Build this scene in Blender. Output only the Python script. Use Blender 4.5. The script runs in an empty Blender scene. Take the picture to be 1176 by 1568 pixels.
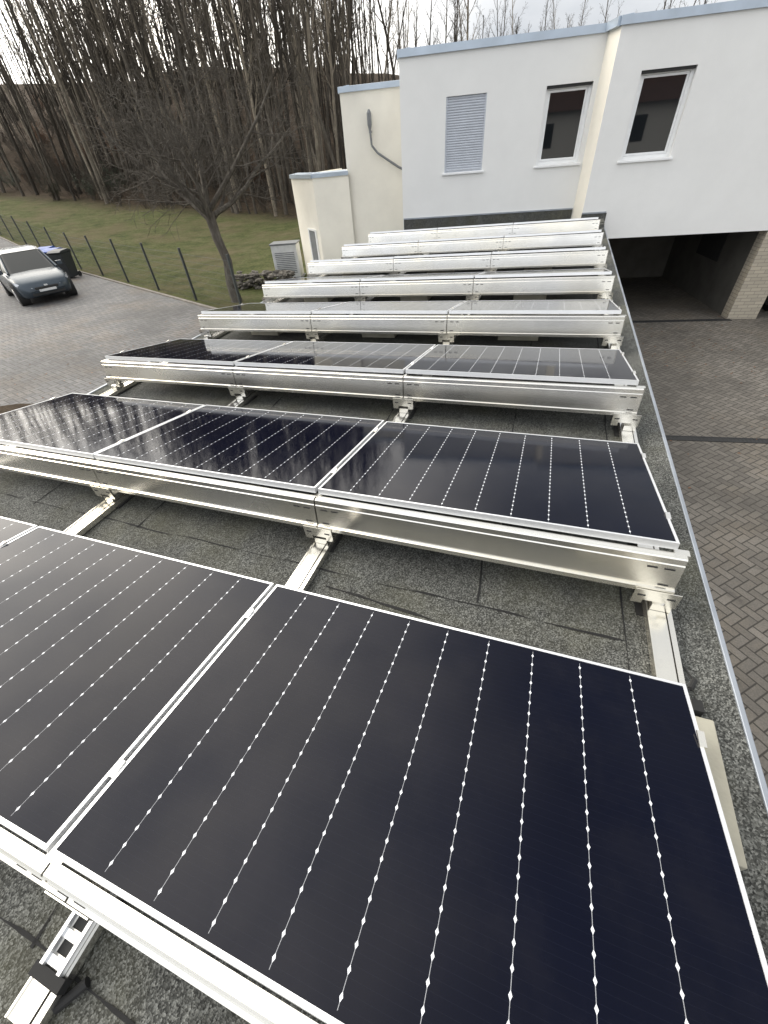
import bpy, bmesh, math, random
import numpy as np
from mathutils import Matrix, Vector, noise
random.seed(7)
scene=bpy.context.scene
COL=scene.collection
TH=0.03
CAM=Vector((-.6763,-1.4942,1.3299))
PITCH=1.6438
# array/garage frame -> world (roof falls 1.7 deg for drainage)
AM=Matrix.Translation(CAM)@Matrix.Rotation(-TH,4,'Y')@Matrix.Translation(-CAM)
BANG=math.atan(.2)
BM=Matrix.Translation((-.676,12.506,0))@Matrix.Rotation(BANG,4,'Z')

# ---------------------------------------------------------------- materials
class NT:
    def __init__(s,name):
        s.m=bpy.data.materials.new(name); s.m.use_nodes=True
        s.t=s.m.node_tree; s.n=s.t.nodes; s.l=s.t.links
        s.b=s.n['Principled BSDF']; s.c=s.n.new('ShaderNodeTexCoord')
    def lk(s,a,b): s.l.new(a,b)
    def math(s,op,a,b=None,c=None):
        n=s.n.new('ShaderNodeMath'); n.operation=op
        for i,v in enumerate((a,b,c)):
            if v is None: continue
            if isinstance(v,(int,float)): n.inputs[i].default_value=v
            else: s.lk(v,n.inputs[i])
        return n.outputs[0]
    def noise(s,scale,detail=4,rough=.55,vec=None):
        n=s.n.new('ShaderNodeTexNoise'); n.inputs['Scale'].default_value=scale
        n.inputs['Detail'].default_value=detail; n.inputs['Roughness'].default_value=rough
        s.lk(vec if vec is not None else s.c.outputs['Object'],n.inputs['Vector']); return n.outputs[0]
    def ramp(s,f,stops):
        n=s.n.new('ShaderNodeValToRGB'); e=n.color_ramp.elements
        while len(e)<len(stops): e.new(.5)
        for i,(p,c) in enumerate(stops):
            e[i].position=p; e[i].color=(c[0],c[1],c[2],1) if isinstance(c,(tuple,list)) else (c,c,c,1)
        s.lk(f,n.inputs[0]); return n.outputs[0]
    def mix(s,f,a,b,mode='MIX'):
        n=s.n.new('ShaderNodeMix'); n.data_type='RGBA'; n.blend_type=mode
        for v,i in ((f,0),(a,6),(b,7)):
            if isinstance(v,(int,float)): n.inputs[i].default_value=v
            elif isinstance(v,(tuple,list)): n.inputs[i].default_value=(v[0],v[1],v[2],1)
            else: s.lk(v,n.inputs[i])
        return n.outputs[2]
    def bump(s,h,st,dist=.01):
        n=s.n.new('ShaderNodeBump'); n.inputs['Strength'].default_value=st; n.inputs['Distance'].default_value=dist
        s.lk(h,n.inputs['Height']); s.lk(n.outputs[0],s.b.inputs['Normal']); return n
    def col(s,v):
        if isinstance(v,(tuple,list)): s.b.inputs['Base Color'].default_value=(*v,1)
        else: s.lk(v,s.b.inputs['Base Color'])
    def set(s,rough=None,metal=None,spec=None):
        if rough is not None:
            if isinstance(rough,(int,float)): s.b.inputs['Roughness'].default_value=rough
            else: s.lk(rough,s.b.inputs['Roughness'])
        if metal is not None: s.b.inputs['Metallic'].default_value=metal
        if spec is not None: s.b.inputs['Specular IOR Level'].default_value=spec
def simple(name,c,rough=.5,metal=0,var=.12,scale=6,bump=0):
    t=NT(name); f=t.noise(scale,5)
    t.col(t.ramp(f,[(.3,tuple(x*(1-var) for x in c)),(.7,tuple(min(1,x*(1+var)) for x in c))]))
    t.set(rough,metal)
    if bump: t.bump(t.noise(scale*8,4),bump,.005)
    return t.m

def herring(name,size,c1,c2,c3,rot=45,stain=(.5,.5,.5)):
    t=NT(name)
    mp=t.n.new('ShaderNodeMapping'); mp.inputs['Rotation'].default_value=(0,0,math.radians(rot)); mp.inputs['Scale'].default_value=(1/size,)*3
    t.lk(t.c.outputs['Object'],mp.inputs[0])
    sx=t.n.new('ShaderNodeSeparateXYZ'); t.lk(mp.outputs[0],sx.inputs[0])
    X,Y=sx.outputs[0],sx.outputs[1]
    i=t.math('FLOOR',X); j=t.math('FLOOR',Y); fx=t.math('SUBTRACT',X,i); fy=t.math('SUBTRACT',Y,j)
    k=t.math('FLOORED_MODULO',t.math('SUBTRACT',i,j),4)
    def eq(v): return t.math('COMPARE',k,v,.3)
    e0,e1,e2,e3=eq(0.),eq(1.),eq(2.),eq(3.)
    dl=t.math('ADD',fx,e1); dr=t.math('ADD',t.math('SUBTRACT',1,fx),e0)
    db=t.math('ADD',fy,e2); dt=t.math('ADD',t.math('SUBTRACT',1,fy),e3)
    d=t.math('MINIMUM',t.math('MINIMUM',dl,dr),t.math('MINIMUM',db,dt))
    cx=t.n.new('ShaderNodeCombineXYZ'); t.lk(t.math('SUBTRACT',i,e1),cx.inputs[0]); t.lk(t.math('SUBTRACT',j,e2),cx.inputs[1])
    w=t.n.new('ShaderNodeTexWhiteNoise'); t.lk(cx.outputs[0],w.inputs[0])
    base=t.mix(w.outputs[0],c1,c2)
    sandf=t.ramp(t.noise(.45,6,.7),[(.50,0.),(.72,.7)])
    base=t.mix(sandf,base,stain)
    big=t.ramp(t.noise(.33,6,.65),[(.35,.62),(.65,1.18)])
    base=t.mix(1.0,base,big,'MULTIPLY')
    fine=t.ramp(t.noise(60,3),[(.3,.8),(.7,1.15)]); base=t.mix(1.0,base,fine,'MULTIPLY')
    spots=t.ramp(t.noise(2.2,4,.6),[(.30,.5),(.38,1.)]); base=t.mix(.7,base,t.mix(1.0,base,spots,'MULTIPLY'))
    m=t.ramp(d,[(.04,0.),(.10,1.)])
    t.col(t.mix(m,c3,base)); t.set(.75)
    t.bump(t.math('ADD',m,t.math('MULTIPLY',t.noise(80,3),.3)),.5,.006)
    return t.m

M={}
M['drive']=herring('paver_driveway',.1,(.12,.108,.092),(.175,.158,.135),(.04,.035,.028),45,(.20,.165,.12))
M['pave']=herring('paver_parking',.12,(.10,.10,.103),(.15,.148,.146),(.038,.034,.029),15,(.19,.145,.10))

t=NT('bitumen_granules')
v=t.n.new('ShaderNodeTexVoronoi'); v.inputs['Scale'].default_value=190; t.lk(t.c.outputs['Object'],v.inputs['Vector'])
g=t.ramp(v.outputs['Color'],[(.15,(.027,.028,.026)),(.5,(.078,.080,.074)),(.9,(.22,.225,.21))])
big=t.noise(1.6,6,.6); g=t.mix(t.ramp(big,[(.45,0.),(.70,.5)]),g,(.095,.092,.055))
g=t.mix(1.0,g,t.ramp(t.noise(3.5,7,.75),[(.3,.68),(.7,1.25)]),'MULTIPLY')
g=t.mix(t.ramp(t.noise(22,5,.7),[(.62,0.),(.72,.4)]),g,(.16,.16,.14))
t.col(g); t.set(.85,0,.3); t.bump(v.outputs['Distance'],.7,.004); M['bit']=t.m

t=NT('aluminium_mill'); sx=t.n.new('ShaderNodeMapping'); sx.inputs['Scale'].default_value=(.25,30,30); t.lk(t.c.outputs['Object'],sx.inputs[0])
f=t.noise(3,3,.5,sx.outputs[0]); c0=t.ramp(f,[(.3,(.80,.79,.76)),(.7,(.87,.86,.83))])
warm=t.ramp(t.noise(.7,3,.5),[(.38,0.),(.62,1.)]); c0=t.mix(warm,c0,(.91,.875,.78))
smg=t.ramp(t.noise(6,6,.75),[(.55,0.),(.8,.35)]); c0=t.mix(smg,c0,(.62,.60,.54))
t.col(c0); t.set(t.ramp(t.noise(1.1,4,.6),[(.35,.17),(.7,.30)]),.93); M['alu']=t.m
M['frame']=simple('anodised_frame',(.80,.81,.82),.3,.6,.05,3)
M['slot']=simple('slot_dark',(.02,.02,.02),.7)
M['under']=simple('panel_backsheet',(.03,.03,.032),.6)
M['seam']=simple('bitumen_seam',(.014,.014,.014),.9,0,.3,20)
M['trim']=simple('zinc_trim',(.36,.39,.43),.4,.5,.15,3)
M['concrete']=simple('concrete_slab',(.38,.36,.29),.85,0,.15,8,.3)

# solar glass with ribbon contacts
CW=1.722/10.06
t=NT('solar_glass'); s=t.n.new('ShaderNodeSeparateXYZ'); t.lk(t.c.outputs['Object'],s.inputs[0])
X,Y=s.outputs[0],s.outputs[1]
ux=t.math('DIVIDE',X,CW*.992)
lx=t.math('MULTIPLY',t.math('ABSOLUTE',t.math('SUBTRACT',ux,t.math('ROUND',ux))),CW)
S=.0415
uy=t.math('DIVIDE',Y,S); ry=t.math('SUBTRACT',uy,t.math('ROUND',uy)); ly=t.math('MULTIPLY',t.math('ABSOLUTE',ry),S)
dia=t.math('LESS_THAN',t.math('ADD',t.math('DIVIDE',lx,.0044),t.math('DIVIDE',ly,.0085)),1)
line=t.math('LESS_THAN',lx,.0008)
edge=t.math('MULTIPLY',t.math('GREATER_THAN',X,-.83),t.math('LESS_THAN',X,.83))
edge=t.math('MULTIPLY',edge,t.math('MULTIPLY',t.math('GREATER_THAN',Y,.022),t.math('LESS_THAN',Y,1.10)))
mk=t.math('MULTIPLY',t.math('MAXIMUM',dia,t.math('MULTIPLY',line,.42)),edge)
bus=t.math('MULTIPLY',t.math('LESS_THAN',t.math('ABSOLUTE',t.math('SUBTRACT',t.math('FRACT',t.math('DIVIDE',Y,S/2)),.5)),.02),.5)
cc=t.mix(t.noise(2.5,3),(.0008,.0013,.0055),(.0014,.0024,.010))
cc=t.mix(t.math('MULTIPLY',bus,.3),cc,(.02,.023,.035))
dust=t.ramp(t.noise(3,7,.7),[(.48,0.),(.85,.02)])
cc=t.mix(dust,cc,(.25,.23,.2))
t.col(t.mix(mk,cc,(.66,.68,.71))); t.set(t.ramp(t.noise(5,7,.75),[(.3,.03),(.75,.12)]),0,.16)
M['glass']=t.m

t=NT('white_render')
f=t.noise(1.3,6,.65); t.col(t.ramp(f,[(.3,(.79,.79,.77)),(.65,(.83,.83,.81))])); t.set(.9,0,.2)
t.bump(t.noise(70,4),.35,.005); M['render']=t.m
t=NT('cream_and_sunlit_render'); f=t.noise(1.2,6,.65); t.col(t.ramp(f,[(.3,(.77,.74,.66)),(.65,(.85,.82,.73))])); t.set(.9,0,.2); t.bump(t.noise(70,4),.35,.005); M['cream']=t.m
M['coping']=simple('coping_metal',(.45,.52,.60),.35,.5,.1,2)
M['upvc']=simple('white_window_frame',(.84,.85,.85),.35,0,.03)
M['shutter']=simple('shutter_slats',(.52,.55,.60),.5,0,.05)
t=NT('window_glass'); t.col((.010,.012,.014)); t.set(.02,0,.6); M['wglass']=t.m
t=NT('car_glass'); t.col((.012,.016,.017)); t.set(.08,0,.3); M['cglass']=t.m
M['dark']=simple('dark_interior',(.03,.03,.03),.9)
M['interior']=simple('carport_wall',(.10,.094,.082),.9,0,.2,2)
M['grey']=simple('grey_plastic',(.16,.17,.18),.5)
t=NT('beige_brick')
sx=t.n.new('ShaderNodeSeparateXYZ'); t.lk(t.c.outputs['Object'],sx.inputs[0]); cx=t.n.new('ShaderNodeCombineXYZ')
t.lk(t.math('ADD',sx.outputs[0],sx.outputs[1]),cx.inputs[0]); t.lk(sx.outputs[2],cx.inputs[1])
b=t.n.new('ShaderNodeTexBrick'); t.lk(cx.outputs[0],b.inputs['Vector']); b.inputs['Scale'].default_value=1; b.inputs['Brick Width'].default_value=.25; b.inputs['Row Height'].default_value=.083
b.inputs['Mortar Size'].default_value=.007; b.inputs['Color1'].default_value=(.46,.41,.32,1); b.inputs['Color2'].default_value=(.38,.34,.27,1); b.inputs['Mortar'].default_value=(.25,.23,.2,1)
t.col(b.outputs[0]); t.set(.85); M['brick']=t.m

t=NT('ground_cover'); a=t.n.new('ShaderNodeAttribute'); a.attribute_name='litter'
gr=t.ramp(t.noise(1.1,8,.7),[(.3,(.045,.054,.019)),(.5,(.085,.096,.036)),(.7,(.13,.125,.065))])
gr=t.mix(1.0,gr,t.ramp(t.noise(9,8,.8),[(.3,.45),(.7,1.45)]),'MULTIPLY')
gr=t.mix(t.ramp(t.noise(.3,7,.7),[(.46,0.),(.64,.75)]),gr,(.135,.108,.065))
li=t.ramp(t.noise(3,8,.8),[(.3,(.022,.017,.012)),(.55,(.065,.048,.033)),(.75,(.15,.105,.072))])
t.col(t.mix(a.outputs['Fac'],gr,li)); t.set(.95,0,.1); t.bump(t.noise(14,8,.8),.9,.08); M['ground']=t.m
t=NT('soil_leaf_litter'); t.col(t.ramp(t.noise(9,8,.8),[(.3,(.03,.024,.017)),(.6,(.085,.065,.045)),(.8,(.2,.15,.1))])); t.set(.95,0,.1); t.bump(t.noise(20,8,.8),1,.05); M['soil']=t.m
def barkmat(name,k,attr=False):
    t=NT(name); mp=t.n.new('ShaderNodeMapping'); mp.inputs['Scale'].default_value=(5,5,1); t.lk(t.c.outputs['Object'],mp.inputs[0])
    bc=t.ramp(t.noise(2.5,6,.7,mp.outputs[0]),[(.3,tuple(k*c for c in (.055,.048,.040))),(.55,tuple(k*c for c in (.125,.112,.095))),(.75,tuple(k*c for c in (.23,.21,.175)))])
    if attr:
        a=t.n.new('ShaderNodeAttribute'); a.attribute_name='shade'
        bc=t.mix(1.0,bc,t.ramp(a.outputs['Fac'],[(0,(.40,.38,.36)),(.7,(.9,.87,.83)),(.85,(1.5,1.45,1.35)),(1,(2.6,2.5,2.3))]),'MULTIPLY')
    t.col(bc); t.set(.9,0,.2)
    if not attr: t.bump(t.noise(9,6,.7,mp.outputs[0]),.8,.03)
    return t.m
M['wood']=barkmat('bark_forest',.85,True); M['bark2']=barkmat('bark_dark',.9)
M['rust']=simple('beech_leaves',(.17,.09,.05),.8,0,.4,3)
M['green']=simple('evergreen_leaves',(.035,.05,.026),.6,0,.4,3)
M['fence']=simple('fence_anthracite',(.03,.035,.035),.5)
M['kerb']=simple('kerb_stone',(.2,.18,.155),.85,0,.2,5,.3)
M['stone']=simple('rubble_stone',(.11,.10,.085),.9,0,.6,5,.5)
M['rubber']=simple('tyre',(.015,.015,.015),.8); M['rim']=simple('alloy_rim',(.4,.4,.42),.3,.7)
M['carp']=simple('car_paint',(.05,.065,.08),.25,.3,.04)
M['carp2']=simple('car_paint_dark',(.02,.022,.025),.22,.35,.04)
M['lamp']=simple('headlamp_glass',(.6,.62,.65),.1,.3)
M['bind']=simple('bin_plastic',(.022,.026,.028),.5); M['binb']=simple('bin_lid_blue',(.02,.07,.30),.45)
M['white']=simple('white_coated',(.6,.61,.61),.5)
M['tile']=simple('roof_tiles',(.12,.06,.045),.8,0,.2,3)

# ---------------------------------------------------------------- helpers
def empty(name,mat=None):
    e=bpy.data.objects.new(name,None); COL.objects.link(e); e.empty_display_size=.2
    if mat is not None: e.matrix_world=mat
    return e
def mobj(name,verts,faces,mat,parent=None,smooth=False,mats=None,mi=None):
    me=bpy.data.meshes.new(name); me.from_pydata(verts,[],faces); 
    for m in (mats or [mat]): me.materials.append(m)
    if mi:
        for p,k in zip(me.polygons,mi): p.material_index=k
    if smooth:
        for p in me.polygons: p.use_smooth=True
    me.update()
    o=bpy.data.objects.new(name,me); COL.objects.link(o)
    if parent is not None: o.parent=parent
    return o
class MB:
    def __init__(s): s.v=[];s.f=[];s.m=[]
    def box(s,x0,x1,y0,y1,z0,z1,k=0,mat=None):
        b=len(s.v); P=[(x0,y0,z0),(x1,y0,z0),(x1,y1,z0),(x0,y1,z0),(x0,y0,z1),(x1,y0,z1),(x1,y1,z1),(x0,y1,z1)]
        if mat is not None: P=[tuple(mat@Vector(p)) for p in P]
        s.v+=P
        for f in ((0,3,2,1),(4,5,6,7),(0,1,5,4),(1,2,6,5),(2,3,7,6),(3,0,4,7)): s.f.append(tuple(b+i for i in f)); s.m.append(k)
    def prism(s,prof,x0,x1,k=0,closed=True):
        b=len(s.v); n=len(prof)
        for x in (x0,x1):
            for (y,z) in prof: s.v.append((x,y,z))
        for i in range(n if closed else n-1):
            j=(i+1)%n; s.f.append((b+i,b+j,b+n+j,b+n+i)); s.m.append(k)
        if closed:
            s.f.append(tuple(b+i for i in range(n))[::-1]); s.m.append(k); s.f.append(tuple(b+n+i for i in range(n))); s.m.append(k)
    def quad(s,a,b_,c,d,k=0):
        b=len(s.v); s.v+=[a,b_,c,d]; s.f.append((b,b+1,b+2,b+3)); s.m.append(k)
    def cyl(s,p0,p1,r0,r1,n=12,k=0,caps=True):
        p0=Vector(p0);p1=Vector(p1);d=(p1-p0).normalized(); a=d.orthogonal().normalized(); c=d.cross(a)
        b=len(s.v)
        for p,r in ((p0,r0),(p1,r1)):
            for i in range(n):
                t_=2*math.pi*i/n; s.v.append(tuple(p+a*math.cos(t_)*r+c*math.sin(t_)*r))
        for i in range(n): j=(i+1)%n; s.f.append((b+i,b+j,b+n+j,b+n+i)); s.m.append(k)
        if caps: s.f.append(tuple(b+i for i in range(n))[::-1]); s.m.append(k); s.f.append(tuple(b+n+i for i in range(n))); s.m.append(k)
    def obj(s,name,mats,parent=None,smooth=False,bevel=0):
        o=mobj(name,s.v,s.f,None,parent,smooth,mats=mats if isinstance(mats,list) else [mats],mi=s.m)
        if bevel:
            bv=o.modifiers.new('b','BEVEL'); bv.width=bevel; bv.segments=2; bv.limit_method='ANGLE'
        return o

# ---------------------------------------------------------------- camera
cd=bpy.data.cameras.new('camera'); cam=bpy.data.objects.new('camera',cd); COL.objects.link(cam); scene.camera=cam
r=Vector((.9383,.3328,-.0941)).normalized(); f=Vector((-.3098,.6880,-.6563)).normalized(); u=r.cross(f).normalized(); r=f.cross(u)
R=Matrix((r,u,-f)).transposed().to_4x4()
cam.matrix_world=Matrix.Translation(CAM)@Matrix.Rotation(-TH,4,'Y')@R
cd.sensor_fit='HORIZONTAL'; cd.sensor_width=36; cd.lens=36*615.07/1176; cd.clip_end=2000; cd.clip_start=.05

# ---------------------------------------------------------------- world
w=bpy.data.worlds.new('World'); scene.world=w; w.use_nodes=True; nt=w.node_tree; bg=nt.nodes['Background']
sd=Vector((-.88,-.16,.46)).normalized()
gd=Vector((-.86,.42,.60)).normalized()
sky=nt.nodes.new('ShaderNodeTexSky'); sky.sky_type='NISHITA'; sky.sun_disc=False
sky.sun_elevation=math.asin(sd.z); sky.sun_rotation=math.atan2(sd.x,sd.y)
L=nt.links.new
def N(ty,**kw):
    n=nt.nodes.new(ty)
    for k,v in kw.items(): setattr(n,k,v)
    return n
tc=N('ShaderNodeTexCoord'); mp=N('ShaderNodeMapping'); mp.inputs['Scale'].default_value=(1,1,2.2)
nz=N('ShaderNodeTexNoise'); nz.inputs['Scale'].default_value=3.2; nz.inputs['Detail'].default_value=7; nz.inputs['Roughness'].default_value=.55
cr=N('ShaderNodeValToRGB'); cr.color_ramp.elements[0].position=.32; cr.color_ramp.elements[0].color=(.60,.63,.68,1); cr.color_ramp.elements[1].position=.62; cr.color_ramp.elements[1].color=(.92,.93,.945,1)
L(tc.outputs['Generated'],mp.inputs[0]); L(mp.outputs[0],nz.inputs['Vector']); L(nz.outputs[0],cr.inputs[0])
dp=N('ShaderNodeVectorMath',operation='DOT_PRODUCT'); dp.inputs[1].default_value=gd; L(tc.outputs['Generated'],dp.inputs[0])
mr=N('ShaderNodeMapRange',interpolation_type='SMOOTHSTEP'); mr.inputs[1].default_value=.50; mr.inputs[2].default_value=1.04; mr.inputs[3].default_value=0; mr.inputs[4].default_value=6.0; L(dp.outputs['Value'],mr.inputs[0])
tint=N('ShaderNodeVectorMath',operation='SCALE'); tint.inputs[0].default_value=(1.0,.92,.80); L(mr.outputs[0],tint.inputs[3])
dp2=N('ShaderNodeVectorMath',operation='DOT_PRODUCT'); dp2.inputs[1].default_value=(0.1,-.93,.35); L(tc.outputs['Generated'],dp2.inputs[0])
mr2=N('ShaderNodeMapRange',interpolation_type='SMOOTHSTEP'); mr2.inputs[1].default_value=-.1; mr2.inputs[2].default_value=.9; mr2.inputs[3].default_value=.97; mr2.inputs[4].default_value=1.6; L(dp2.outputs['Value'],mr2.inputs[0])
ad=N('ShaderNodeVectorMath',operation='ADD'); L(tint.outputs[0],ad.inputs[0]); L(mr2.outputs[0],ad.inputs[1])
mu=N('ShaderNodeVectorMath',operation='MULTIPLY'); L(cr.outputs[0],mu.inputs[0]); L(ad.outputs[0],mu.inputs[1])
sc=N('ShaderNodeVectorMath',operation='SCALE'); L(mu.outputs[0],sc.inputs[0]); sc.inputs[3].default_value=10
mx=N('ShaderNodeMix',data_type='RGBA'); mx.inputs[0].default_value=.92
L(sky.outputs[0],mx.inputs[6]); L(sc.outputs[0],mx.inputs[7]); L(mx.outputs[2],bg.inputs[0]); bg.inputs[1].default_value=.11
sl=bpy.data.lights.new('sun','SUN'); sl.energy=.8; sl.angle=math.radians(18); sl.color=(1,.88,.70)
so=bpy.data.objects.new('sun',sl); COL.objects.link(so); so.rotation_euler=sd.to_track_quat('Z','Y').to_euler()
scene.view_settings.view_transform='Standard'; scene.view_settings.look='None'; scene.view_settings.exposure=0

# ---------------------------------------------------------------- terrain
FA=Vector((-11.6,10.1)); FD=Vector((-.9226,.3857)); FN=Vector((.3857,.9226))
def pq(x,y):
    dx,dy=x-FA.x,y-FA.y; return dx*FD.x+dy*FD.y, dx*FN.x+dy*FN.y
def edge_d(x,y): return (y-(28.5-.121*(x+19)))   # >0 in the wood
def sm(t,a,b):
    t=max(0,min(1,(t-a)/(b-a))); return t*t*(3-2*t)
def zt(x,y):
    p,q=pq(x,y)
    k=sm(x,-4.2,-1.0)
    if y>24: k*=1-sm(y,24,45)
    z=-1.9*(1-k)-2.8*k
    pp=max(0,p-10); z+=.075*pp*pp/(pp+4) if pp>0 else 0
    z+=.02*min(30,max(0,q))*(1-k)
    e=max(0,edge_d(x,y)); z+=.19*min(e,56)*sm(e,-2,12)*(1-k*.6)*(1-.55*sm(x,-45,-8))
    n=noise.noise(Vector((x*.12,y*.12,0)))
    if q>1: z+=n*.25*sm(q,1,8)*(1-k)
    if e>3: z+=noise.noise(Vector((x*.05,y*.05,7)))*1.8*sm(e,3,20)
    return z
def axis(lo,hi,c0,c1,fine,coarse):
    a=[];x=lo
    while x<hi:
        a.append(x); x+=fine if c0<=x<c1 else coarse
    a.append(hi); return a
xs=axis(-300,300,-96,24,1.5,12); ys=axis(-150,400,-15,96,1.5,12)
vs=[(x,y,zt(x,y)) for y in ys for x in xs]; nx=len(xs)
fs=[(j*nx+i,j*nx+i+1,(j+1)*nx+i+1,(j+1)*nx+i) for j in range(len(ys)-1) for i in range(nx-1)]
g=mobj('ground',vs,fs,M['ground'],smooth=True)
at=g.data.attributes.new('litter','FLOAT','POINT')
for i,(x,y,z) in enumerate(vs):
    n=noise.noise(Vector((x*.25,y*.25,3)))*2.2
    at.data[i].value=sm(edge_d(x,y)+n,-2.5,1.5)
b=MB(); n=0
def clipgrid(mb,cond,x0,x1,y0,y1,st,dz,fn=None):
    X=int((x1-x0)/st);Y=int((y1-y0)/st)
    for j in range(Y):
        for i in range(X):
            c=[(x0+i*st,y0+j*st),(x0+(i+1)*st,y0+j*st),(x0+(i+1)*st,y0+(j+1)*st),(x0+i*st,y0+(j+1)*st)]
            c=[fn(*q) for q in c] if fn else c
            cx=sum(q[0] for q in c)/4; cy=sum(q[1] for q in c)/4
            if cond(cx,cy): mb.quad(*[(q[0],q[1],zt(*q)+dz) for q in c])
toW=lambda p,q:(FA.x+FD.x*p+FN.x*q, FA.y+FD.y*p+FN.y*q)
clipgrid(b,lambda x,y:x<-4.4,-24,60,-40.35,-.35,1.0,.03,toW); b.obj('parking_pavement',M['pave'])
b=MB()
for i in range(80):
    p0=-8+i*.5; 
    if p0>32: break
    c=[toW(p0,-.35),toW(p0+.49,-.35),toW(p0+.49,-.26),toW(p0,-.26)]; z=[zt(*q) for q in c]
    bb=len(b.v); b.v+=[(q[0],q[1],zz-.05) for q,zz in zip(c,z)]+[(q[0],q[1],zz+.07) for q,zz in zip(c,z)]
    for ff in ((4,5,6,7),(0,1,5,4),(1,2,6,5),(2,3,7,6),(3,0,4,7)): b.f.append(tuple(bb+k for k in ff)); b.m.append(0)
b.obj('kerb',M['kerb'])
b=MB(); pts=[(-5,-6),(-5,3.6),(-6.5,3.5),(-8.2,3.2),(-10.0,2.9),(-11.4,2.1),(-12,0),(-12,-6)]
b.v=[(x,y,-1.84) for x,y in pts]; b.f=[tuple(range(len(pts)))[::-1]]; b.m=[0]
o=b.obj('planting_bed',M['soil'])
b=MB(); b.quad((-.9,-30,-2.77),(40,-30,-2.77),(40,40,-2.77),(-.9,40,-2.77)); b.obj('driveway',M['drive'])
def drain(name,y0,x0,x1):
    e=empty(name,Matrix.Translation((x0,y0,-2.766))@Matrix.Rotation(BANG if y0>8 else .16,4,'Z'))
    b=MB(); Ln=x1-x0; b.box(0,Ln,-.055,.055,-.02,.004); b.obj('channel',M['slot'],e)
    b=MB(); b.box(0,Ln,-.075,-.05,-.02,.008); b.box(0,Ln,.05,.075,-.02,.008)
    for i in range(int(Ln/.06)): b.box(i*.06,i*.06+.012,-.05,.05,.002,.0075)
    b.obj('grate',M['slot'],e)
drain('drain_channel',5.75,.6,9); drain('drain_channel.001',12.13,.5,4.3)
lb=MB(); rl=random.Random(9)
for i in range(500):
    if i<260: x=rl.uniform(.4,7); y=rl.gauss(9.5,2.5); z=-2.762
    else: x=rl.uniform(-12,-5.6); y=rl.gauss(5,2.2); z=zt(x,y)+.038
    if i>=260 and pq(x,y)[1]>-.4: continue
    s_=rl.uniform(.015,.035); a=rl.uniform(0,6.28); c_,n_=math.cos(a)*s_,math.sin(a)*s_
    lb.quad((x-c_,y-n_,z),(x+n_*.6,y-c_*.6,z+.006),(x+c_,y+n_,z),(x-n_*.6,y+c_*.6,z+.008))
lb.obj('fallen_leaves',M['rust'])

# ---------------------------------------------------------------- garage (roof carrying array)
ga=empty('garage',AM)
RZ=-.40; XL=-5.5; XR=.24
b=MB(); b.box(XL+.03,XR-.05,-5,12.0,-3.2,RZ-.24); b.obj('walls',M['render'],ga)
b=MB(); b.box(XL,XR,-5,12.0,RZ-.24,RZ); b.obj('roof_slab',M['bit'],ga)
b=MB()
def wedge(mb,xa,xb,za,zb):
    q=len(mb.v); mb.v+=[(xa,-5,za),(xb,-5,zb),(xb,12,zb),(xa,12,za),(xa,-5,za-.05),(xb,-5,za-.05),(xb,12,za-.05),(xa,12,za-.05)]
    for ff in ((0,1,2,3),(1,5,6,2),(4,0,3,7),(0,4,5,1),(3,2,6,7)): mb.f.append(tuple(q+k for k in ff)); mb.m.append(0)
wedge(b,XR-.13,XR-.005,RZ+.003,RZ+.032); wedge(b,XL+.12,XL+.005,RZ+.003,RZ+.03); b.obj('edge_strip',M['bit'],ga)
b=MB(); b.box(XR-.008,XR+.014,-5,12.0,RZ-.12,RZ+.038); b.box(XL-.02,XL+.01,-5,12.0,RZ-.12,RZ+.04); b.box(XR+.014,XR+.04,-5,12,RZ-.10,RZ-.01); b.obj('roof_edge_trim',M['trim'],ga,bevel=.004)
b=MB(); rs=random.Random(3)
def seam(x0,y0,x1,y1,wd=.006):
    n=max(2,int(math.hypot(x1-x0,y1-y0)/.05)); pr=None
    for i in range(n+1):
        f_=i/n; x=x0+(x1-x0)*f_; y=y0+(y1-y0)*f_; o=noise.noise(Vector((x*3,y*3,1)))*.014
        dx,dy=(x1-x0),(y1-y0); L_=math.hypot(dx,dy); nx_,ny_=-dy/L_,dx/L_; ww=wd*max(.12,.6+noise.noise(Vector((x*7,y*7,5)))*1.5)
        c=((x+nx_*(o-ww),y+ny_*(o-ww)),(x+nx_*(o+ww),y+ny_*(o+ww)))
        if pr: b.quad((*pr[0],RZ+.0035),(*c[0],RZ+.0035),(*c[1],RZ+.0035),(*pr[1],RZ+.0035))
        pr=c
seam(-.13,-5,-.11,12,.006)
for n_ in range(-2,7):
    y=n_*PITCH-.28; o=rs.uniform(-.1,.1)
    seam(-.13,y+.02,-5.4,y+o+.12,.005)
    for x in (-.80,-1.9+o,-3.1,-4.2-o): seam(x,y+.05,x-.02,y+.55,.006)
    seam(-.82,y-.12,-1.6,y-.06,.006)
b.obj('bitumen_seams',M['seam'],ga)
b=MB(); b.box(XL+.1,XR-.01,11.2,11.36,RZ,RZ+.10); b.box(-4.9,XR-.01,11.36,12.0,RZ,RZ+.12); b.obj('upstand',M['bit'],ga)

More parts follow.
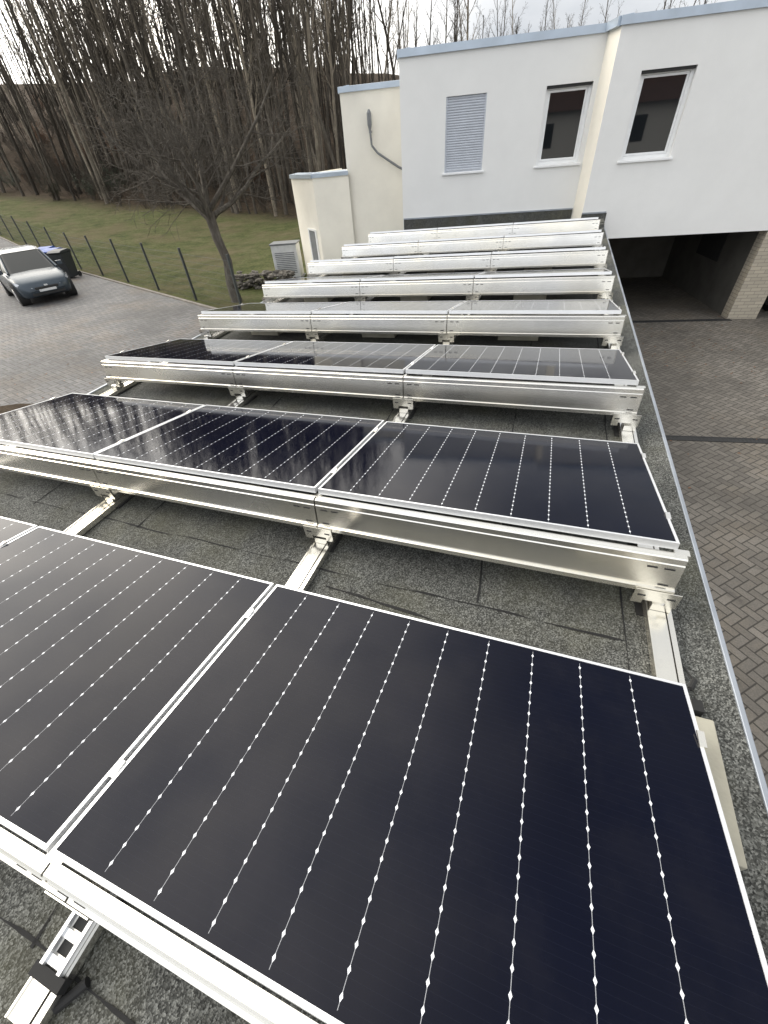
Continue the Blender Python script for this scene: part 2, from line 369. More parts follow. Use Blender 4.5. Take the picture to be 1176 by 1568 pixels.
# ---------------------------------------------------------------- solar array
arr=empty('solar_array',AM)
TILT=-math.atan(.1837/1.107); PL=1.122; PW=1.722; h=PW/2
b=MB(); fw=.011; ft=.033
b.box(-h,h,0,fw,-ft,0); b.box(-h,h,PL-fw,PL,-ft,0); b.box(-h,-h+fw,fw,PL-fw,-ft,0); b.box(h-fw,h,fw,PL-fw,-ft,0)
fr=b; 
b2=MB(); b2.quad((-h+fw,fw,-.002),(h-fw,fw,-.002),(h-fw,PL-fw,-.002),(-h+fw,PL-fw,-.002))
b3=MB(); b3.quad((-h+fw,fw,-.008),(-h+fw,PL-fw,-.008),(h-fw,PL-fw,-.008),(h-fw,fw,-.008))
proto=[]
for nm,mb,mt in (('frame',fr,M['frame']),('glass',b2,M['glass']),('backsheet',b3,M['under'])):
    me=bpy.data.meshes.new('panel_'+nm); me.from_pydata(mb.v,[],mb.f); me.materials.append(mt); me.update(); proto.append((nm,me))
for n_ in range(-1,7):
    for k in range(3):
        e=bpy.data.objects.new('solar_panel',None); COL.objects.link(e); e.parent=arr; e.empty_display_size=.1
        e.location=(-.87-1.74*k,n_*PITCH,random.uniform(-.002,.002)); e.rotation_euler=(TILT+random.uniform(-.003,.003),random.uniform(-.002,.002),0)
        for nm,me in proto:
            o=bpy.data.objects.new(nm,me); COL.objects.link(o); o.parent=e
prof=[(-.012,-.042),(-.044,-.042),(-.050,-.047),(-.053,-.074),(-.058,-.078),(-.074,-.205),(-.088,-.208),(-.090,-.232),(-.087,-.232),(-.085,-.211),(-.071,-.208),(-.055,-.080),(-.050,-.076),(-.047,-.049),(-.043,-.045),(-.012,-.045)]
pl=MB(); sl_=MB(); br=MB()
for n_ in range(-1,7):
    y=n_*PITCH
    P=[(a+y,c) for a,c in prof]
    for k in range(3):
        x1=-1.74*k-.004+(.032 if k==0 else 0); x0=-1.74*(k+1)+.004-(.03 if k==2 else 0)
        pl.prism(P,x0,x1)
        for xe,sg in ((x0,1),(x1,-1)):
            for dx in (.05,.115):
                xx=xe+sg*dx
                for (zz,yy) in ((-.100,-.0617),(-.19,-.0731)):
                    if zz<-.15 and dx>.1: continue
                    sl_.box(xx-.020,xx+.020,y+yy-.0015,y+yy+.004,zz-.0035,zz+.0035)
    for k in range(4):
        xc=-1.74*k+(-.03 if k==0 else .03 if k==3 else 0); xr=-1.74*k+(.012 if k==0 else 0)
        br.box(xc-.09,xc+.09,y-.096,y-.092,-.285,-.218); br.box(xc-.09,xc-.045,y-.096,y-.092,-.31,-.285); br.box(xc+.045,xc+.09,y-.096,y-.092,-.31,-.285)
        br.box(xr-.04,xr+.04,y-.09,y+.02,-.35,-.31)
        br.box(xr-.03,xr+.03,y-.02,y+.015,-.345,-.045)
        xi=xr+(-.06 if k==0 else .06 if k==3 else 0)
        br.box(xi-.03,xi+.03,y+1.02,y+1.06,-.345,-.23)
        for s_ in (-1,1):
            sl_.box(xc+s_*.058-.016,xc+s_*.058+.016,y-.0975,y-.093,-.258,-.250)
        for yy in (.22,.9):
            zc=math.sin(TILT)*yy; xx=-1.74*k+(-.012 if k==0 else .012 if k==3 else 0); br.box(xx-.010,xx+.010,y+yy-.025,y+yy+.025,zc-.003,zc+.004)
pl.obj('wind_deflectors',M['alu'],arr); br.obj('support_brackets',M['alu'],arr); sl_.obj('slots',M['slot'],arr)
b=MB(); bs=MB()
for k in range(4):
    xc=-1.74*k+(.012 if k==0 else 0)
    b.box(xc-.052,xc+.024,-1.98,11.0,-.392,-.352); b.box(xc+.024,xc+.031,-1.98,11.0,-.392,-.370); b.box(xc+.031,xc+.052,-1.98,11.0,-.392,-.354)
    b.box(xc-.052,xc-.046,-1.98,11.0,-.352,-.346)
    bs.box(xc+.0245,xc+.0305,-1.975,10.99,-.370,-.368)
b.obj('base_rails',M['alu'],arr); bs.obj('rail_grooves',M['slot'],arr)
b=MB()
for n_ in range(-1,7):
    for k in range(4): b.box(-1.74*k-.07,-1.74*k+.07,n_*PITCH-.10,n_*PITCH+.1,-.399,-.393)
b.obj('rubber_pads',M['rubber'],arr)
b=MB()
for n_ in range(-1,7):
    for k in range(3): b.box(-1.74*k-1.2,-1.74*k-.75,n_*PITCH+.25,n_*PITCH+.6,-.395,-.32)
b.box(-.3,.13,-1.0,-.56,-.395,-.342); b.obj('ballast_slabs',M['concrete'],arr,bevel=.005)
b=MB()
cp=[(-.02,-.50,-.30),(.03,-.49,-.31),(.075,-.46,-.325),(.095,-.42,-.345),(.085,-.36,-.37),(.06,-.30,-.385),(.075,-.24,-.39)]
for p_,q_ in zip(cp[:-1],cp[1:]): b.cyl(p_,q_,.0045,.0045,8)
b.cyl((.06,-.47,-.318),(.095,-.41,-.345),.010,.010,8); b.box(.065,.10,-.545,-.50,-.39,-.33)
b.box(-1.80,-1.68,-1.90,-1.87,-.375,-.338); b.cyl((-1.69,-1.93,-.39),(-1.64,-1.86,-.385),.014,.014,8); b.obj('cable_clips',M['rubber'],arr)
b=MB(); b2_=MB()
for s_ in (-1,1): b.box(-1.74+s_*.035-.006,-1.74+s_*.035+.006,-1.87,-1.68,-.352,-.328)
for i in range(4): b.box(-1.769,-1.711,-1.865+i*.055,-1.845+i*.055,-.352,-.338)
for i in range(3): b2_.box(-1.765,-1.715,-1.842+i*.055,-1.813+i*.055,-.352,-.3505)
b.obj('rail_connector',M['frame'],arr); b2_.obj('connector_gaps',M['slot'],arr)

# ---------------------------------------------------------------- white house
ho=empty('white_house',BM)
def wall(mb,s0,s1,t_,z0,z1,ops,dep=.14,k=0):
    xs_=sorted({s0,s1,*[o[0] for o in ops],*[o[1] for o in ops]}); zs=sorted({z0,z1,*[o[2] for o in ops],*[o[3] for o in ops]})
    for i in range(len(xs_)-1):
        for j in range(len(zs)-1):
            cx=(xs_[i]+xs_[i+1])/2; cz=(zs[j]+zs[j+1])/2
            if any(o[0]<cx<o[1] and o[2]<cz<o[3] for o in ops): continue
            mb.quad((xs_[i],t_,zs[j]),(xs_[i+1],t_,zs[j]),(xs_[i+1],t_,zs[j+1]),(xs_[i],t_,zs[j+1]),k)
    for a,c,d,e_ in ops:
        mb.quad((a,t_,d),(a,t_,e_),(a,t_+dep,e_),(a,t_+dep,d),k); mb.quad((c,t_,d),(c,t_+dep,d),(c,t_+dep,e_),(c,t_,e_),k)
        mb.quad((a,t_,e_),(c,t_,e_),(c,t_+dep,e_),(a,t_+dep,e_),k); mb.quad((a,t_,d),(a,t_+dep,d),(c,t_+dep,d),(c,t_,d),k)
TOP=3.0; T2=-.549
W1=(-3.165,-2.217,.83,2.215); W2=(-.888,.114,.83,2.218); W3=(.933,2.007,.82,2.26)
b=MB()
wall(b,-4.267,.22,0,-2.9,TOP,[W1,W2]); 
wall(b,.34,12,T2,-.713,TOP,[W3])
b.quad((.34,T2,-.713),(.34,T2,-2.9),(.20,T2,-2.9),(.20,T2,-.713))
b.quad((-4.267,0,-2.9),(-4.267,0,TOP),(-4.267,8,TOP),(-4.267,8,-2.9))
b.quad((-4.267,8,-2.9),(-4.267,8,TOP),(12,8,TOP),(12,8,-2.9)); b.quad((12,T2,-2.9+2.2),(12,8,-.7),(12,8,TOP),(12,T2,TOP))
b.quad((-4.267,0,TOP-.05),(.22,0,TOP-.05),(.22,8,TOP-.05),(-4.267,8,TOP-.05)); b.quad((.22,T2+.1,TOP-.05),(12,T2+.1,TOP-.05),(12,8,TOP-.05),(.22,8,TOP-.05))
b.obj('walls',M['render'],ho)
b=MB(); b.quad((.22,0,-2.9),(.34,T2,-2.9),(.34,T2,TOP),(.22,0,TOP)); b.obj('return_wall',M['cream'],ho)  # warm sunlight on this left-facing side is painted in by the cream colour
def cop(mb,pts,zt_,hgt=.13,out=.05):
    for (x0,y0),(x1,y1) in zip(pts[:-1],pts[1:]):
        d=Vector((x1-x0,y1-y0)).normalized(); n=Vector((d.y,-d.x)); a=Vector((x0,y0))+n*out-d*.0; c=Vector((x1,y1))+n*out; a2=Vector((x0,y0))-n*.25; c2=Vector((x1,y1))-n*.25
        q=len(mb.v); mb.v+=[(a.x,a.y,zt_-hgt),(c.x,c.y,zt_-hgt),(c2.x,c2.y,zt_-hgt),(a2.x,a2.y,zt_-hgt),(a.x,a.y,zt_),(c.x,c.y,zt_),(c2.x,c2.y,zt_+.03),(a2.x,a2.y,zt_+.03)]
        for ff in ((0,3,2,1),(4,5,6,7),(0,1,5,4),(1,2,6,5),(2,3,7,6),(3,0,4,7)): mb.f.append(tuple(q+k for k in ff)); mb.m.append(0)
b=MB(); cop(b,[(-4.30,0),(.19,0)],TOP+.05); cop(b,[(.19,-.02),(.29,T2)],TOP+.054); cop(b,[(.30,T2),(12,T2)],TOP+.058); cop(b,[(-4.267,8),(-4.267,.05)],TOP+.045); b.obj('coping',M['coping'],ho)
def window(name,o,t_,shut=False,glz=True):
    a,c,d,e_=o; dp=t_+.09
    fb=MB(); f_=.07
    fb.box(a,a+f_,dp,dp+.07,d,e_); fb.box(c-f_,c,dp,dp+.07,d,e_); fb.box(a+f_,c-f_,dp,dp+.07,e_-f_,e_); fb.box(a+f_,c-f_,dp,dp+.07,d,d+f_)
    if not shut:
        g_=.045; A=a+f_;C=c-f_;D=d+f_;E=e_-f_
        fb.box(A+.003,A+g_,dp+.02,dp+.06,D+.003,E-.003); fb.box(C-g_,C-.003,dp+.02,dp+.06,D+.003,E-.003); fb.box(A+g_,C-g_,dp+.02,dp+.06,E-g_,E-.003); fb.box(A+g_,C-g_,dp+.02,dp+.06,D+.003,D+g_)
        fb.obj(name+'_frame',M['upvc'],ho,bevel=.006)
        q=MB(); q.quad((A+g_,dp+.045,D+g_),(C-g_,dp+.045,D+g_),(C-g_,dp+.045,E-g_),(A+g_,dp+.045,E-g_)); q.obj(name+'_glass',M['wglass'],ho)
        q=MB(); q.box(a+.02,c-.02,t_+.02,dp+.02,e_-.05,e_-.002); q.obj(name+'_shutter_box',M['dark'],ho)
    else:
        fb.obj(name+'_frame',M['upvc'],ho,bevel=.006)
        q=MB(); z=d+.03; 
        while z<e_-.04:
            y0=t_+.035; q.prism([(y0+.012,z),(y0+.003,z+.01),(y0,z+.022),(y0+.003,z+.034),(y0+.012,z+.043)],a+.035,c-.035); z+=.0465
        q.obj(name+'_shutter',M['shutter'],ho)
        q=MB(); q.quad((a,t_+.06,d),(c,t_+.06,d),(c,t_+.06,e_),(a,t_+.06,e_)); q.box(a,a+.035,t_+.02,t_+.058,d,e_); q.box(c-.035,c,t_+.02,t_+.058,d,e_); q.obj(name+'_guide',M['shutter'],ho)
    q=MB(); q.box(a-.05,c+.05,t_-.05,t_+.1,d-.045,d-.003); q.obj(name+'_sill',M['upvc'],ho,bevel=.006)
window('shuttered_window',W1,0,True); window('kitchen_window',W2,0); window('corner_window',W3,T2)
b=MB(); b.box(-4.25,.2,-.02,-.002,-.5,-.10); b.box(.33,.92,T2-.02,T2-.002,-.62,-.16); b.obj('base_flashing',M['bit'],ho)
b=MB(); b.box(-4.25,.2,-.035,-.002,-.10,-.07); b.box(.33,.9,T2-.035,T2-.002,-.16,-.13); b.obj('flashing_rail',M['trim'],ho)
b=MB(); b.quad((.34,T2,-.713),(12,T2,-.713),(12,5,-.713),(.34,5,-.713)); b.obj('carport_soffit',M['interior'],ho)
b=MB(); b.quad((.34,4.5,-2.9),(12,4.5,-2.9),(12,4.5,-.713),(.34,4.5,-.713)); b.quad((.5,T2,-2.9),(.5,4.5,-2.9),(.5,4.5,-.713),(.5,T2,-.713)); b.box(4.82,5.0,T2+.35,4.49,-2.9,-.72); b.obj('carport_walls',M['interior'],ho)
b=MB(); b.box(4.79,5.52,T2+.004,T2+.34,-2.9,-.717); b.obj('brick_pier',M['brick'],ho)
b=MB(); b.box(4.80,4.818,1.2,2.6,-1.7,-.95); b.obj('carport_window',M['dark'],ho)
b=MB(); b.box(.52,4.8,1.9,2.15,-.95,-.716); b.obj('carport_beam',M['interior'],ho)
def ptS(x,y): 
    v=BM.inverted()@Vector((x,y,0)); return v.x,v.y
b=MB()
sL,tL=ptS(-6.78,12.49)
LT=2.63
wall(b,sL,-4.2,tL,-2.2,LT,[]); b.quad((sL,tL,-2.2),(sL,tL,LT),(sL,tL+6,LT),(sL,tL+6,-2.2)); b.quad((sL,tL,LT-.05),(-4.2,tL,LT-.05),(-4.2,tL+6,LT-.05),(sL,tL+6,LT-.05))
b.obj('left_wing_walls',M['cream'],ho)
b=MB(); cop(b,[(sL-.03,tL),(-4.27,tL)],LT+.05,.11); cop(b,[(sL,tL+6),(sL,tL+.03)],LT+.046,.11); b.obj('left_wing_coping',M['coping'],ho)
P1=ptS(-7.55,11.75);P2=ptS(-6.70,12.35);P0=ptS(-8.95,13.0);PB=ptS(-9.4,18); AT=.98
b=MB()
for (a,c) in ((P0,P1),(P1,P2),(PB,P0)): b.quad((a[0],a[1],-2.3),(c[0],c[1],-2.3),(c[0],c[1],AT),(a[0],a[1],AT))
b.v+=[(P0[0],P0[1],AT-.04),(P1[0],P1[1],AT-.04),(P2[0],P2[1],AT-.04),(P2[0],P2[1]+5,AT-.04),(PB[0],PB[1],AT-.04)]; q=len(b.v)-5; b.f.append((q,q+1,q+2,q+3,q+4)); b.m.append(0)
b.obj('annex_walls',M['cream'],ho)
b=MB(); cop(b,[P0,P1],AT+.03,.09,.04); cop(b,[P1,P2],AT+.034,.09,.04); b.obj('annex_coping',M['coping'],ho)
d=Vector((P1[0]-P0[0],P1[1]-P0[1])); Ld=d.length; d.normalize(); ang=math.atan2(d.y,d.x)
DM=Matrix.Translation((P0[0],P0[1],0))@Matrix.Rotation(ang,4,'Z')
b=MB(); b.box(Ld*.52,Ld*.80,-.012,.0,-1.8,-.35,0,DM); b.obj('annex_door',M['grey'],ho)
b=MB(); b.box(Ld*.48,Ld*.52,-.03,-.001,-1.8,-.30,0,DM); b.box(Ld*.80,Ld*.84,-.03,-.001,-1.8,-.30,0,DM); b.box(Ld*.52,Ld*.80,-.03,-.001,-.35,-.30,0,DM); b.obj('annex_door_frame',M['upvc'],ho)
b=MB(); s0=-5.22; tt=tL-.13; r_=.028
b.cyl((s0,tt,1.80),(s0,tt,1.90),.03,.055,12); b.cyl((s0,tt,1.90),(s0,tt,2.14),.06,.06,12); b.cyl((s0,tt,2.14),(s0,tt,2.21),.06,.02,12); b.cyl((s0,tt,1.80),(s0+.02,tt,1.50),r_,r_,8)
b.cyl((s0+.02,tt,1.50),(s0+.18,tt,1.33),r_,r_,8); b.cyl((s0+.18,tt,1.33),(s0+.75,tt,1.0),r_,r_,8); b.cyl((s0+.75,tt,1.0),(s0+1.1,tt,.86),r_,r_,8); b.box(s0-.03,s0+.03,tt,tL-.002,1.75,1.80); b.obj('flue_pipe',M['grey'],ho)
e=empty('utility_cabinet',Matrix.Translation((-9.75,13.2,-1.88))@Matrix.Rotation(.3,4,'Z'))
b=MB(); b.box(-.45,.45,-.3,.3,.05,1.05); b.obj('body',M['white'],e,bevel=.02)
b=MB(); b.box(-.48,.48,-.33,.33,1.055,1.10); b.box(-.5,.5,-.35,.35,-.1,.048); b.obj('lid',M['grey'],e,bevel=.01)
b=MB()
for i in range(12): b.box(-.35,.35,-.31,-.301,.2+i*.055,.225+i*.055)
b.obj('louvres',M['grey'],e)
rk=MB(); rr=random.Random(5)
for i in range(240):
    x=rr.uniform(-11.2,-8.9); y=11.8+rr.uniform(-.3,.4)+(x+10)*.15; hh=rr.uniform(0,.42); s_=rr.uniform(.04,.11)
    bm=bmesh.new(); bmesh.ops.create_icosphere(bm,subdivisions=1,radius=s_)
    q=len(rk.v); rot=Matrix.Rotation(rr.uniform(0,6),3,'Z')
    for v_ in bm.verts:
        c=rot@Vector((v_.co.x*1.6,v_.co.y*.9,v_.co.z*.6)); c*=rr.uniform(.7,1.2); rk.v.append((x+c.x,y+c.y,zt(x,y)+hh+c.z))
    for f_ in bm.faces: rk.f.append(tuple(q+v_.index for v_ in f_.verts)); rk.m.append(0)
    bm.free()
rk.obj('dry_stone_wall',M['stone'])
nh=empty('neighbour_house',Matrix.Translation((15,-19,-2.77))@Matrix.Rotation(.35,4,'Z'))
b=MB(); b.box(-7,7,-5,5,0,5.6); b.obj('walls',M['render'],nh)
b=MB(); b.prism([(-5.5,5.5),(5.5,5.5),(0,8.6)],-7.4,7.4); b.obj('roof',M['tile'],nh)
b=MB()
for x in (-5,-2,1,4):
    for z in (.9,3.5): b.box(x-.6,x+.6,5.0,5.03,z,z+1.4)
b.obj('windows',M['wglass'],nh)

# ---------------------------------------------------------------- fence
fe=empty('wire_fence'); b=MB(); wv=MB()
for i in range(-1,14):
    x,y=toW(i*2.8,0); z=zt(x,y); mtx=Matrix.Translation((x,y,z))@Matrix.Rotation(math.atan2(FD.y,FD.x),4,'Z')
    b.box(-.03,.03,-.03,.03,-.1,1.46,0,mtx); b.box(-.035,.035,-.035,.035,1.46,1.475,0,mtx)
    if i<13:
        x2,y2=toW((i+1)*2.8,0); z2=zt(x2,y2)
        for k in range(8):
            hz=.06+k*.18; wv.cyl((x,y,z+hz),(x2,y2,z2+hz),.0035,.0035,3,0,False)
        for k in range(1,28):
            f_=k/28; xx=x+(x2-x)*f_; yy=y+(y2-y)*f_; zz=z+(z2-z)*f_; wv.cyl((xx,yy,zz+.04),(xx,yy,zz+1.36),.0025,.0025,3,0,False)
b.obj('posts',M['fence'],fe); wv.obj('mesh_wires',M['fence'],fe)

# ---------------------------------------------------------------- cars
def car(name,loc,ang,paint):
    e=empty(name,Matrix.Translation(loc)@Matrix.Rotation(ang,4,'Z'))
    st=[(-2.06,.42,.78,.66),(-2.0,.30,.90,.78),(-1.7,.24,.98,.86),(-1.0,.20,.96,.885),(0,.19,.94,.89),(.85,.20,.93,.885),(1.25,.22,.885,.87),(1.65,.22,.80,.83),(1.92,.24,.70,.75),(2.06,.30,.60,.62),(2.10,.36,.52,.50)]
    v=[];f_=[]
    for (x,zl,zb,hw) in st:
        half=[(0,zl),(hw*.86,zl),(hw*.97,zl+.08),(hw,zl+(zb-zl)*.45),(hw*.985,zb-.10),(hw*.93,zb-.02),(hw*.75,zb+.02),(0,zb+.035)]
        ring=half+[(-a,c) for a,c in half[-2:0:-1]]
        v+=[(x,a,c) for a,c in ring]
    n=14
    for i in range(len(st)-1):
        for j in range(n): f_.append((i*n+j,i*n+(j+1)%n,(i+1)*n+(j+1)%n,(i+1)*n+j))
    f_.append(tuple(range(n))[::-1]); f_.append(tuple((len(st)-1)*n+j for j in range(n)))
    mobj('body',v,f_,paint,e,smooth=True)
    gs=[(-1.98,.95,.93,.74,.74),(-1.55,.95,1.40,.80,.60),(-.9,.95,1.49,.82,.63),(-.1,.94,1.50,.82,.64),(.35,.93,1.43,.81,.62),(1.12,.90,.91,.76,.74)]
    v=[];f_=[]
    for x,z0,z1,w0,w1 in gs: v+=[(x,w0,z0),(x,w1,z1-.03),(x,w1*.85,z1),(x,-w1*.85,z1),(x,-w1,z1-.03),(x,-w0,z0)]
    for i in range(len(gs)-1):
        for j in range(5): f_.append((i*6+j,i*6+j+1,(i+1)*6+j+1,(i+1)*6+j))
    mobj('windows',v,f_,M['cglass'],e,smooth=False)
    b=MB()
    R_=gs[1:5]
    for i in range(3):
        a,c=R_[i],R_[i+1]
        b.quad((a[0],a[4]*.99,a[2]-.02),(c[0],c[4]*.99,c[2]-.02),(c[0],c[4]*.84,c[2]+.012),(a[0],a[4]*.84,a[2]+.012)); b.quad((a[0],a[4]*.84,a[2]+.012),(c[0],c[4]*.84,c[2]+.012),(c[0],-c[4]*.84,c[2]+.012),(a[0],-a[4]*.84,a[2]+.012))
        b.quad((a[0],-a[4]*.99,a[2]-.02),(a[0],-a[4]*.84,a[2]+.012),(c[0],-c[4]*.84,c[2]+.012),(c[0],-c[4]*.99,c[2]-.02))
    for s_ in (-1,1):
        b.cyl((.35,s_*.615,1.42),(1.10,s_*.755,.92),.03,.04,6); b.cyl((-.35,s_*.645,1.46),(-.4,s_*.83,.94),.035,.04,6); b.cyl((-1.5,s_*.60,1.38),(-1.75,s_*.79,.95),.06,.09,6)
        b.box(.78,.93,s_*.93-.09,s_*.93+.09,.93,1.06)
    b.obj('roof_pillars_mirrors',paint,e,bevel=.02)
    wb=MB(); rb=MB(); ab=MB()
    for x in (-1.32,1.28):
        for s_ in (-1,1):
            wb.cyl((x,s_*.68,.32),(x,s_*.905,.32),.32,.32,24); rb.cyl((x,s_*.9,.32),(x,s_*.912,.32),.21,.20,10); ab.cyl((x,s_*.6,.34),(x,s_*.893,.34),.385,.385,24)
    ab.obj('wheel_arches',M['slot'],e); wb.obj('tyres',M['rubber'],e); rb.obj('rims',M['rim'],e)
    lb=MB()
    for s_ in (-1,1):
        q=len(lb.v); pts=[(2.00,s_*.40,.60),(1.93,s_*.66,.63),(1.70,s_*.815,.74),(1.75,s_*.80,.62),(1.95,s_*.66,.52),(2.07,s_*.42,.52)]
        lb.v+=[(x+.03,y*1.01,z+.02) for x,y,z in pts]; lb.f.append(tuple(range(q,q+6))); lb.m.append(0)
    lb.obj('headlamps',M['lamp'],e)
    gb=MB(); gb.box(2.0,2.115,-.36,.36,.47,.55); gb.box(2.0,2.10,-.5,.5,.30,.40); gb.obj('grille',M['slot'],e,bevel=.015)
    gb=MB(); gb.box(2.1,2.125,-.26,.26,.405,.475); gb.box(2.1,2.12,-.05,.05,.555,.60); gb.obj('number_plate',M['white'],e)
    return e
ang=math.atan2(-.43,.9)
car('parked_car',(-19.0,10.15,-1.87),ang,M['carp'])
car('parked_car.001',(6.2,15.2,-2.765),math.radians(-92),M['carp2'])
def bin_(name,x,y,a,lid):
    e=empty(name,Matrix.Translation((x,y,zt(x,y)+.03))@Matrix.Rotation(a,4,'Z'))
    v=[(-.22,-.24,.05),(.22,-.24,.05),(.22,.24,.05),(-.22,.24,.05),(-.28,-.34,.95),(.28,-.34,.95),(.28,.34,.95),(-.28,.34,.95)]
    o=mobj('body',v,[(0,3,2,1),(4,5,6,7),(0,1,5,4),(1,2,6,5),(2,3,7,6),(3,0,4,7)],M['bind'],e); bv=o.modifiers.new('b','BEVEL'); bv.width=.02
    b=MB(); b.prism([(-.38,.955),(.37,.955),(.37,1.0),(.2,1.06),(-.25,1.04),(-.38,.99)],-.30,.30); b.obj('lid',lid,e,bevel=.015)
    b=MB(); b.cyl((-.25,.30,.1),(-.19,.30,.1),.1,.1,14); b.cyl((.19,.30,.1),(.25,.30,.1),.1,.1,14); b.cyl((-.25,.42,.93),(.25,.42,.93),.018,.018,8); b.obj('wheels_handle',M['rubber'],e)
bin_('wheelie_bin',-21.35,13.05,.35,M['binb']); bin_('wheelie_bin.001',-20.6,12.8,.3,M['bind']); bin_('wheelie_bin.002',-22.15,13.35,.4,M['binb'])

# ---------------------------------------------------------------- trees
class TB:
    def __init__(s): s.v=[];s.f=[]
    def tube(s,pts,rad,n):
        q=len(s.v)
        for i,(p,r_) in enumerate(zip(pts,rad)):
            d=(pts[min(i+1,len(pts)-1)]-pts[max(i-1,0)]).normalized(); a=Vector((0,0,1)).cross(d)
            if a.length<.1: a=Vector((1,0,0)).cross(d)
            a.normalize(); c=d.cross(a)
            for k in range(n):
                t_=2*math.pi*k/n; s.v.append(p+a*(math.cos(t_)*r_)+c*(math.sin(t_)*r_))
        for i in range(len(pts)-1):
            for k in range(n): s.f.append((q+i*n+k,q+i*n+(k+1)%n,q+(i+1)*n+(k+1)%n,q+(i+1)*n+k))
def grow(tb,rg,p,d,L_,r0,lv,cfg):
    maxlv,kids,wob,up,lr,minr,start,angs=cfg
    ns=(7,4,3,2,2)[min(lv,4)] if cfg[5]>.005 else (7,5,4,3,2)[min(lv,4)]
    pts=[p.copy()]; rad=[r0]; 
    for i in range(ns):
        d=(d+Vector((rg.gauss(0,wob),rg.gauss(0,wob),rg.gauss(0,wob)*.7+up[min(lv,len(up)-1)]))).normalized()
        p=p+d*(L_/ns); pts.append(p.copy()); rad.append(max(minr,r0*(1-.72*(i+1)/ns)))
    tb.tube(pts,rad,(7,4,3,3,3)[min(lv,4)])
    if lv>=maxlv: return
    nk=kids[lv]; st_=start if lv==0 else .2
    for k in range(nk):
        f_=st_+(1-st_)*(k+rg.random())/nk; x=f_*ns; i=min(int(x),ns-1); q=pts[i].lerp(pts[i+1],x-i)
        ax=(pts[i+1]-pts[i]).normalized(); o=ax.orthogonal().normalized(); o=Matrix.Rotation(k*2.4+rg.uniform(-.6,.6),3,ax)@o
        an=rg.uniform(*angs); dd=(ax*math.cos(an)+o*math.sin(an)).normalized()
        rr_=max(minr,rad[i]*rg.uniform(.35,.55)); ll=L_*lr[lv]*rg.uniform(.7,1.2)*(1.15-.6*f_)
        grow(tb,rg,q,dd,ll,rr_,lv+1,cfg)
def arrs(tb,mi=None):
    f_=np.array(tb.f,dtype=np.int32); return np.array([tuple(v) for v in tb.v],dtype=np.float32),f_,(np.zeros(len(f_),np.int32) if mi is None else np.array(mi,np.int32))
def treemesh(seed,L_,r0,cfg,lean=0):
    tb=TB(); rg=random.Random(seed); grow(tb,rg,Vector((0,0,-.2)),Vector((rg.uniform(-lean,lean),rg.uniform(-lean,lean),1)).normalized(),L_,r0,0,cfg)
    return arrs(tb)
def bushmesh(seed,leaf=0):
    tb=TB(); rg=random.Random(seed)
    for k in range(13):
        a=rg.uniform(0,6.28); grow(tb,rg,Vector((rg.uniform(-.4,.4),rg.uniform(-.4,.4),-.1)),Vector((math.cos(a)*.5,math.sin(a)*.5,1)).normalized(),rg.uniform(1.4,2.8),.02,1,(3,(0,7,4),.1,(.0,.03,.03),(0,.4,.5),.006,.3,(.5,1.)))
    mi=[0]*len(tb.f)
    if leaf:
        tips=[v for v in tb.v]
        for k in range(1500):
            c=Vector(rg.choice(tips))+Vector((rg.gauss(0,.08),rg.gauss(0,.08),rg.gauss(0,.08))); a=Vector((rg.gauss(0,1),rg.gauss(0,1),rg.gauss(0,1))).normalized()*.05; e_=a.orthogonal().normalized()*.03
            q=len(tb.v); tb.v+=[c-a,c+e_,c+a,c-e_]; tb.f.append((q,q+1,q+2,q+3)); mi.append(leaf)
    return arrs(tb,mi)
tall=[treemesh(20+i,random.Random(i).uniform(14,20),.17,(3,(14,6,3),(.025+.012*(i%3)),(.03,.11,.06),(.17,.42,.5),.009,.40,(.45,.9)),.06) for i in range(8)]
slim=[treemesh(40+i,random.Random(i+50).uniform(9,15),.085,(2,(10,6),.045,(.03,.12,.05),(.15,.42),.008,.40,(.4,.85)),.10) for i in range(7)]
bush=[bushmesh(60+i) for i in range(3)]+[bushmesh(70,1),bushmesh(71,2)]
VS=[];FS=[];MS=[];SH=[];off=0
rg=random.Random(11)
def inst(ar,x,y,s_,sz=None,sh=None):
    global off
    v,f_,m_=ar; a=rg.uniform(0,6.28); c,s=math.cos(a),math.sin(a)
    w_=np.empty_like(v); w_[:,0]=(v[:,0]*c-v[:,1]*s)*s_+x; w_[:,1]=(v[:,0]*s+v[:,1]*c)*s_+y; w_[:,2]=v[:,2]*(sz or s_)+zt(x,y)
    VS.append(w_); FS.append(f_+off); MS.append(m_); SH.append(np.full(len(v),rg.random() if sh is None else sh,np.float32)); off+=len(v)
cnt=0
for tries in range(16000):
    if cnt>800: break
    az=rg.uniform(-2.4,.14) if rg.random()<.75 else rg.uniform(-1.1,-.3); dy=rg.uniform(24,94); x=CAM.x+az*dy; y=CAM.y+dy
    ed=edge_d(x,y)
    if ed<0 or x<-95 or ed>58: continue
    if az>-.42 and dy<44: continue
    if rg.random()>1.15-ed/90: continue
    k=rg.random(); s_=rg.uniform(.65,1.1)
    if az>-.35: s_*=.72-.25*(az+.35)/.5
    if k<.45: inst(rg.choice(tall),x,y,s_*rg.uniform(.8,1.15),s_*rg.uniform(.85,1.1))
    else: inst(rg.choice(slim),x,y,s_*rg.uniform(.8,1.3),s_*rg.uniform(.8,1.15))
    cnt+=1
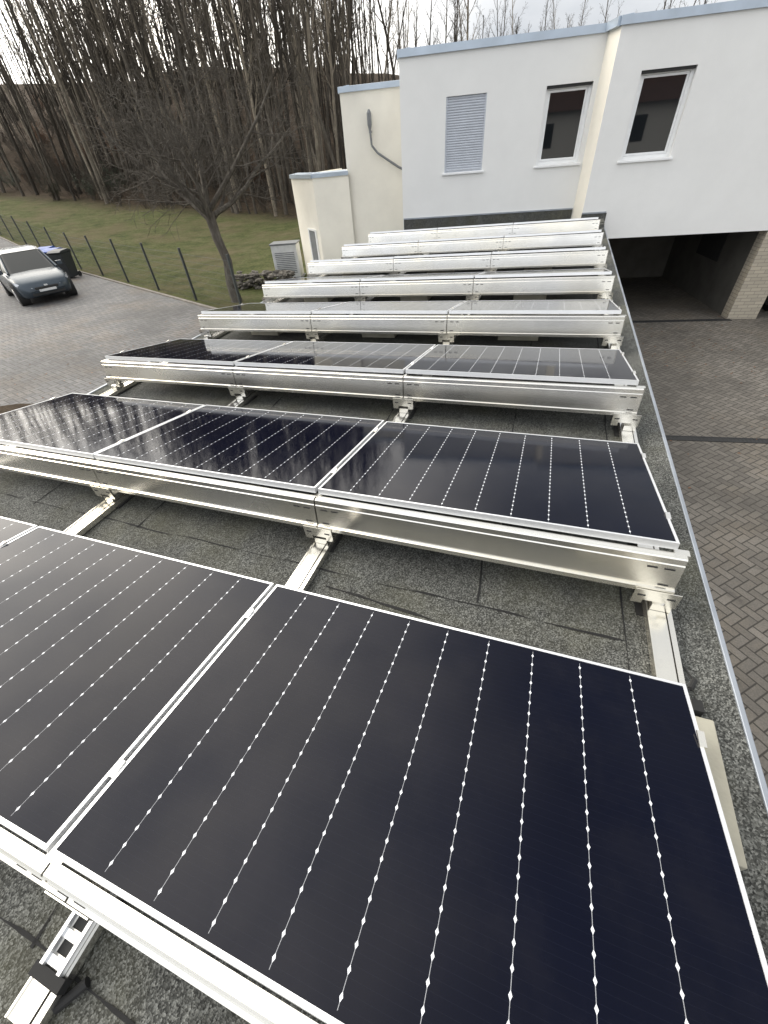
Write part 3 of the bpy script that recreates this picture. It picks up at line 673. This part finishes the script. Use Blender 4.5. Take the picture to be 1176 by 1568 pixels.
for i in range(320):
    x=rg.uniform(-85,-12); e_=rg.uniform(-.3,18) if i<220 else rg.uniform(18,56); y=28.5-.121*(x+19)+e_
    k=rg.random(); me=bush[3] if k<.08 else bush[4] if k<.13 else rg.choice(bush[:3]); inst(me,x,y,rg.uniform(.5,1.0),sh=rg.uniform(0,.7))
for i in range(8):
    x=-16+i*3.3; y=-24-rg.uniform(0,6); inst(tall[i%6],x,y,.6)
V=np.concatenate(VS);F=np.concatenate(FS);MI=np.concatenate(MS);S_=np.concatenate(SH)
me=bpy.data.meshes.new('distant_trees'); me.vertices.add(len(V)); me.vertices.foreach_set('co',V.ravel())
me.loops.add(len(F)*4); me.loops.foreach_set('vertex_index',F.ravel().astype(np.int32))
me.polygons.add(len(F)); me.polygons.foreach_set('loop_start',np.arange(0,len(F)*4,4,dtype=np.int32))
for m_ in (M['wood'],M['rust'],M['green']): me.materials.append(m_)
me.polygons.foreach_set('material_index',MI); me.update(calc_edges=True)
at=me.attributes.new('shade','FLOAT','POINT'); at.data.foreach_set('value',S_)
COL.objects.link(bpy.data.objects.new('distant_trees',me))

# garden fruit tree
tb=TB(); rg2=random.Random(23); base=Vector((-9.98,10.1,zt(-9.98,10.1)-.1))
pts=[base,base+Vector((-.05,0,.6)),base+Vector((.02,.05,1.2)),base+Vector((-.10,.02,1.8)),base+Vector((-.12,0,2.4))]
tb.tube(pts,[.19,.15,.135,.13,.14],10)
cfg=(4,(0,10,9,6),.15,(0,.05,.04,.03),(0,.5,.5,.5),.0045,.3,(.5,1.15))
for k in range(9):
    a=k*2*math.pi/9+rg2.uniform(-.3,.3); el=rg2.uniform(.3,1.3)
    grow(tb,rg2,pts[-1]+Vector((0,0,-.12*(k%3))),Vector((math.cos(a),math.sin(a),el)).normalized(),rg2.uniform(2.6,3.5),.075,1,cfg)
grow(tb,rg2,pts[-1],Vector((.1,0,1)).normalized(),3.4,.09,1,cfg)
mobj('bare_fruit_tree',[tuple(v) for v in tb.v],tb.f,M['bark2'],smooth=True)
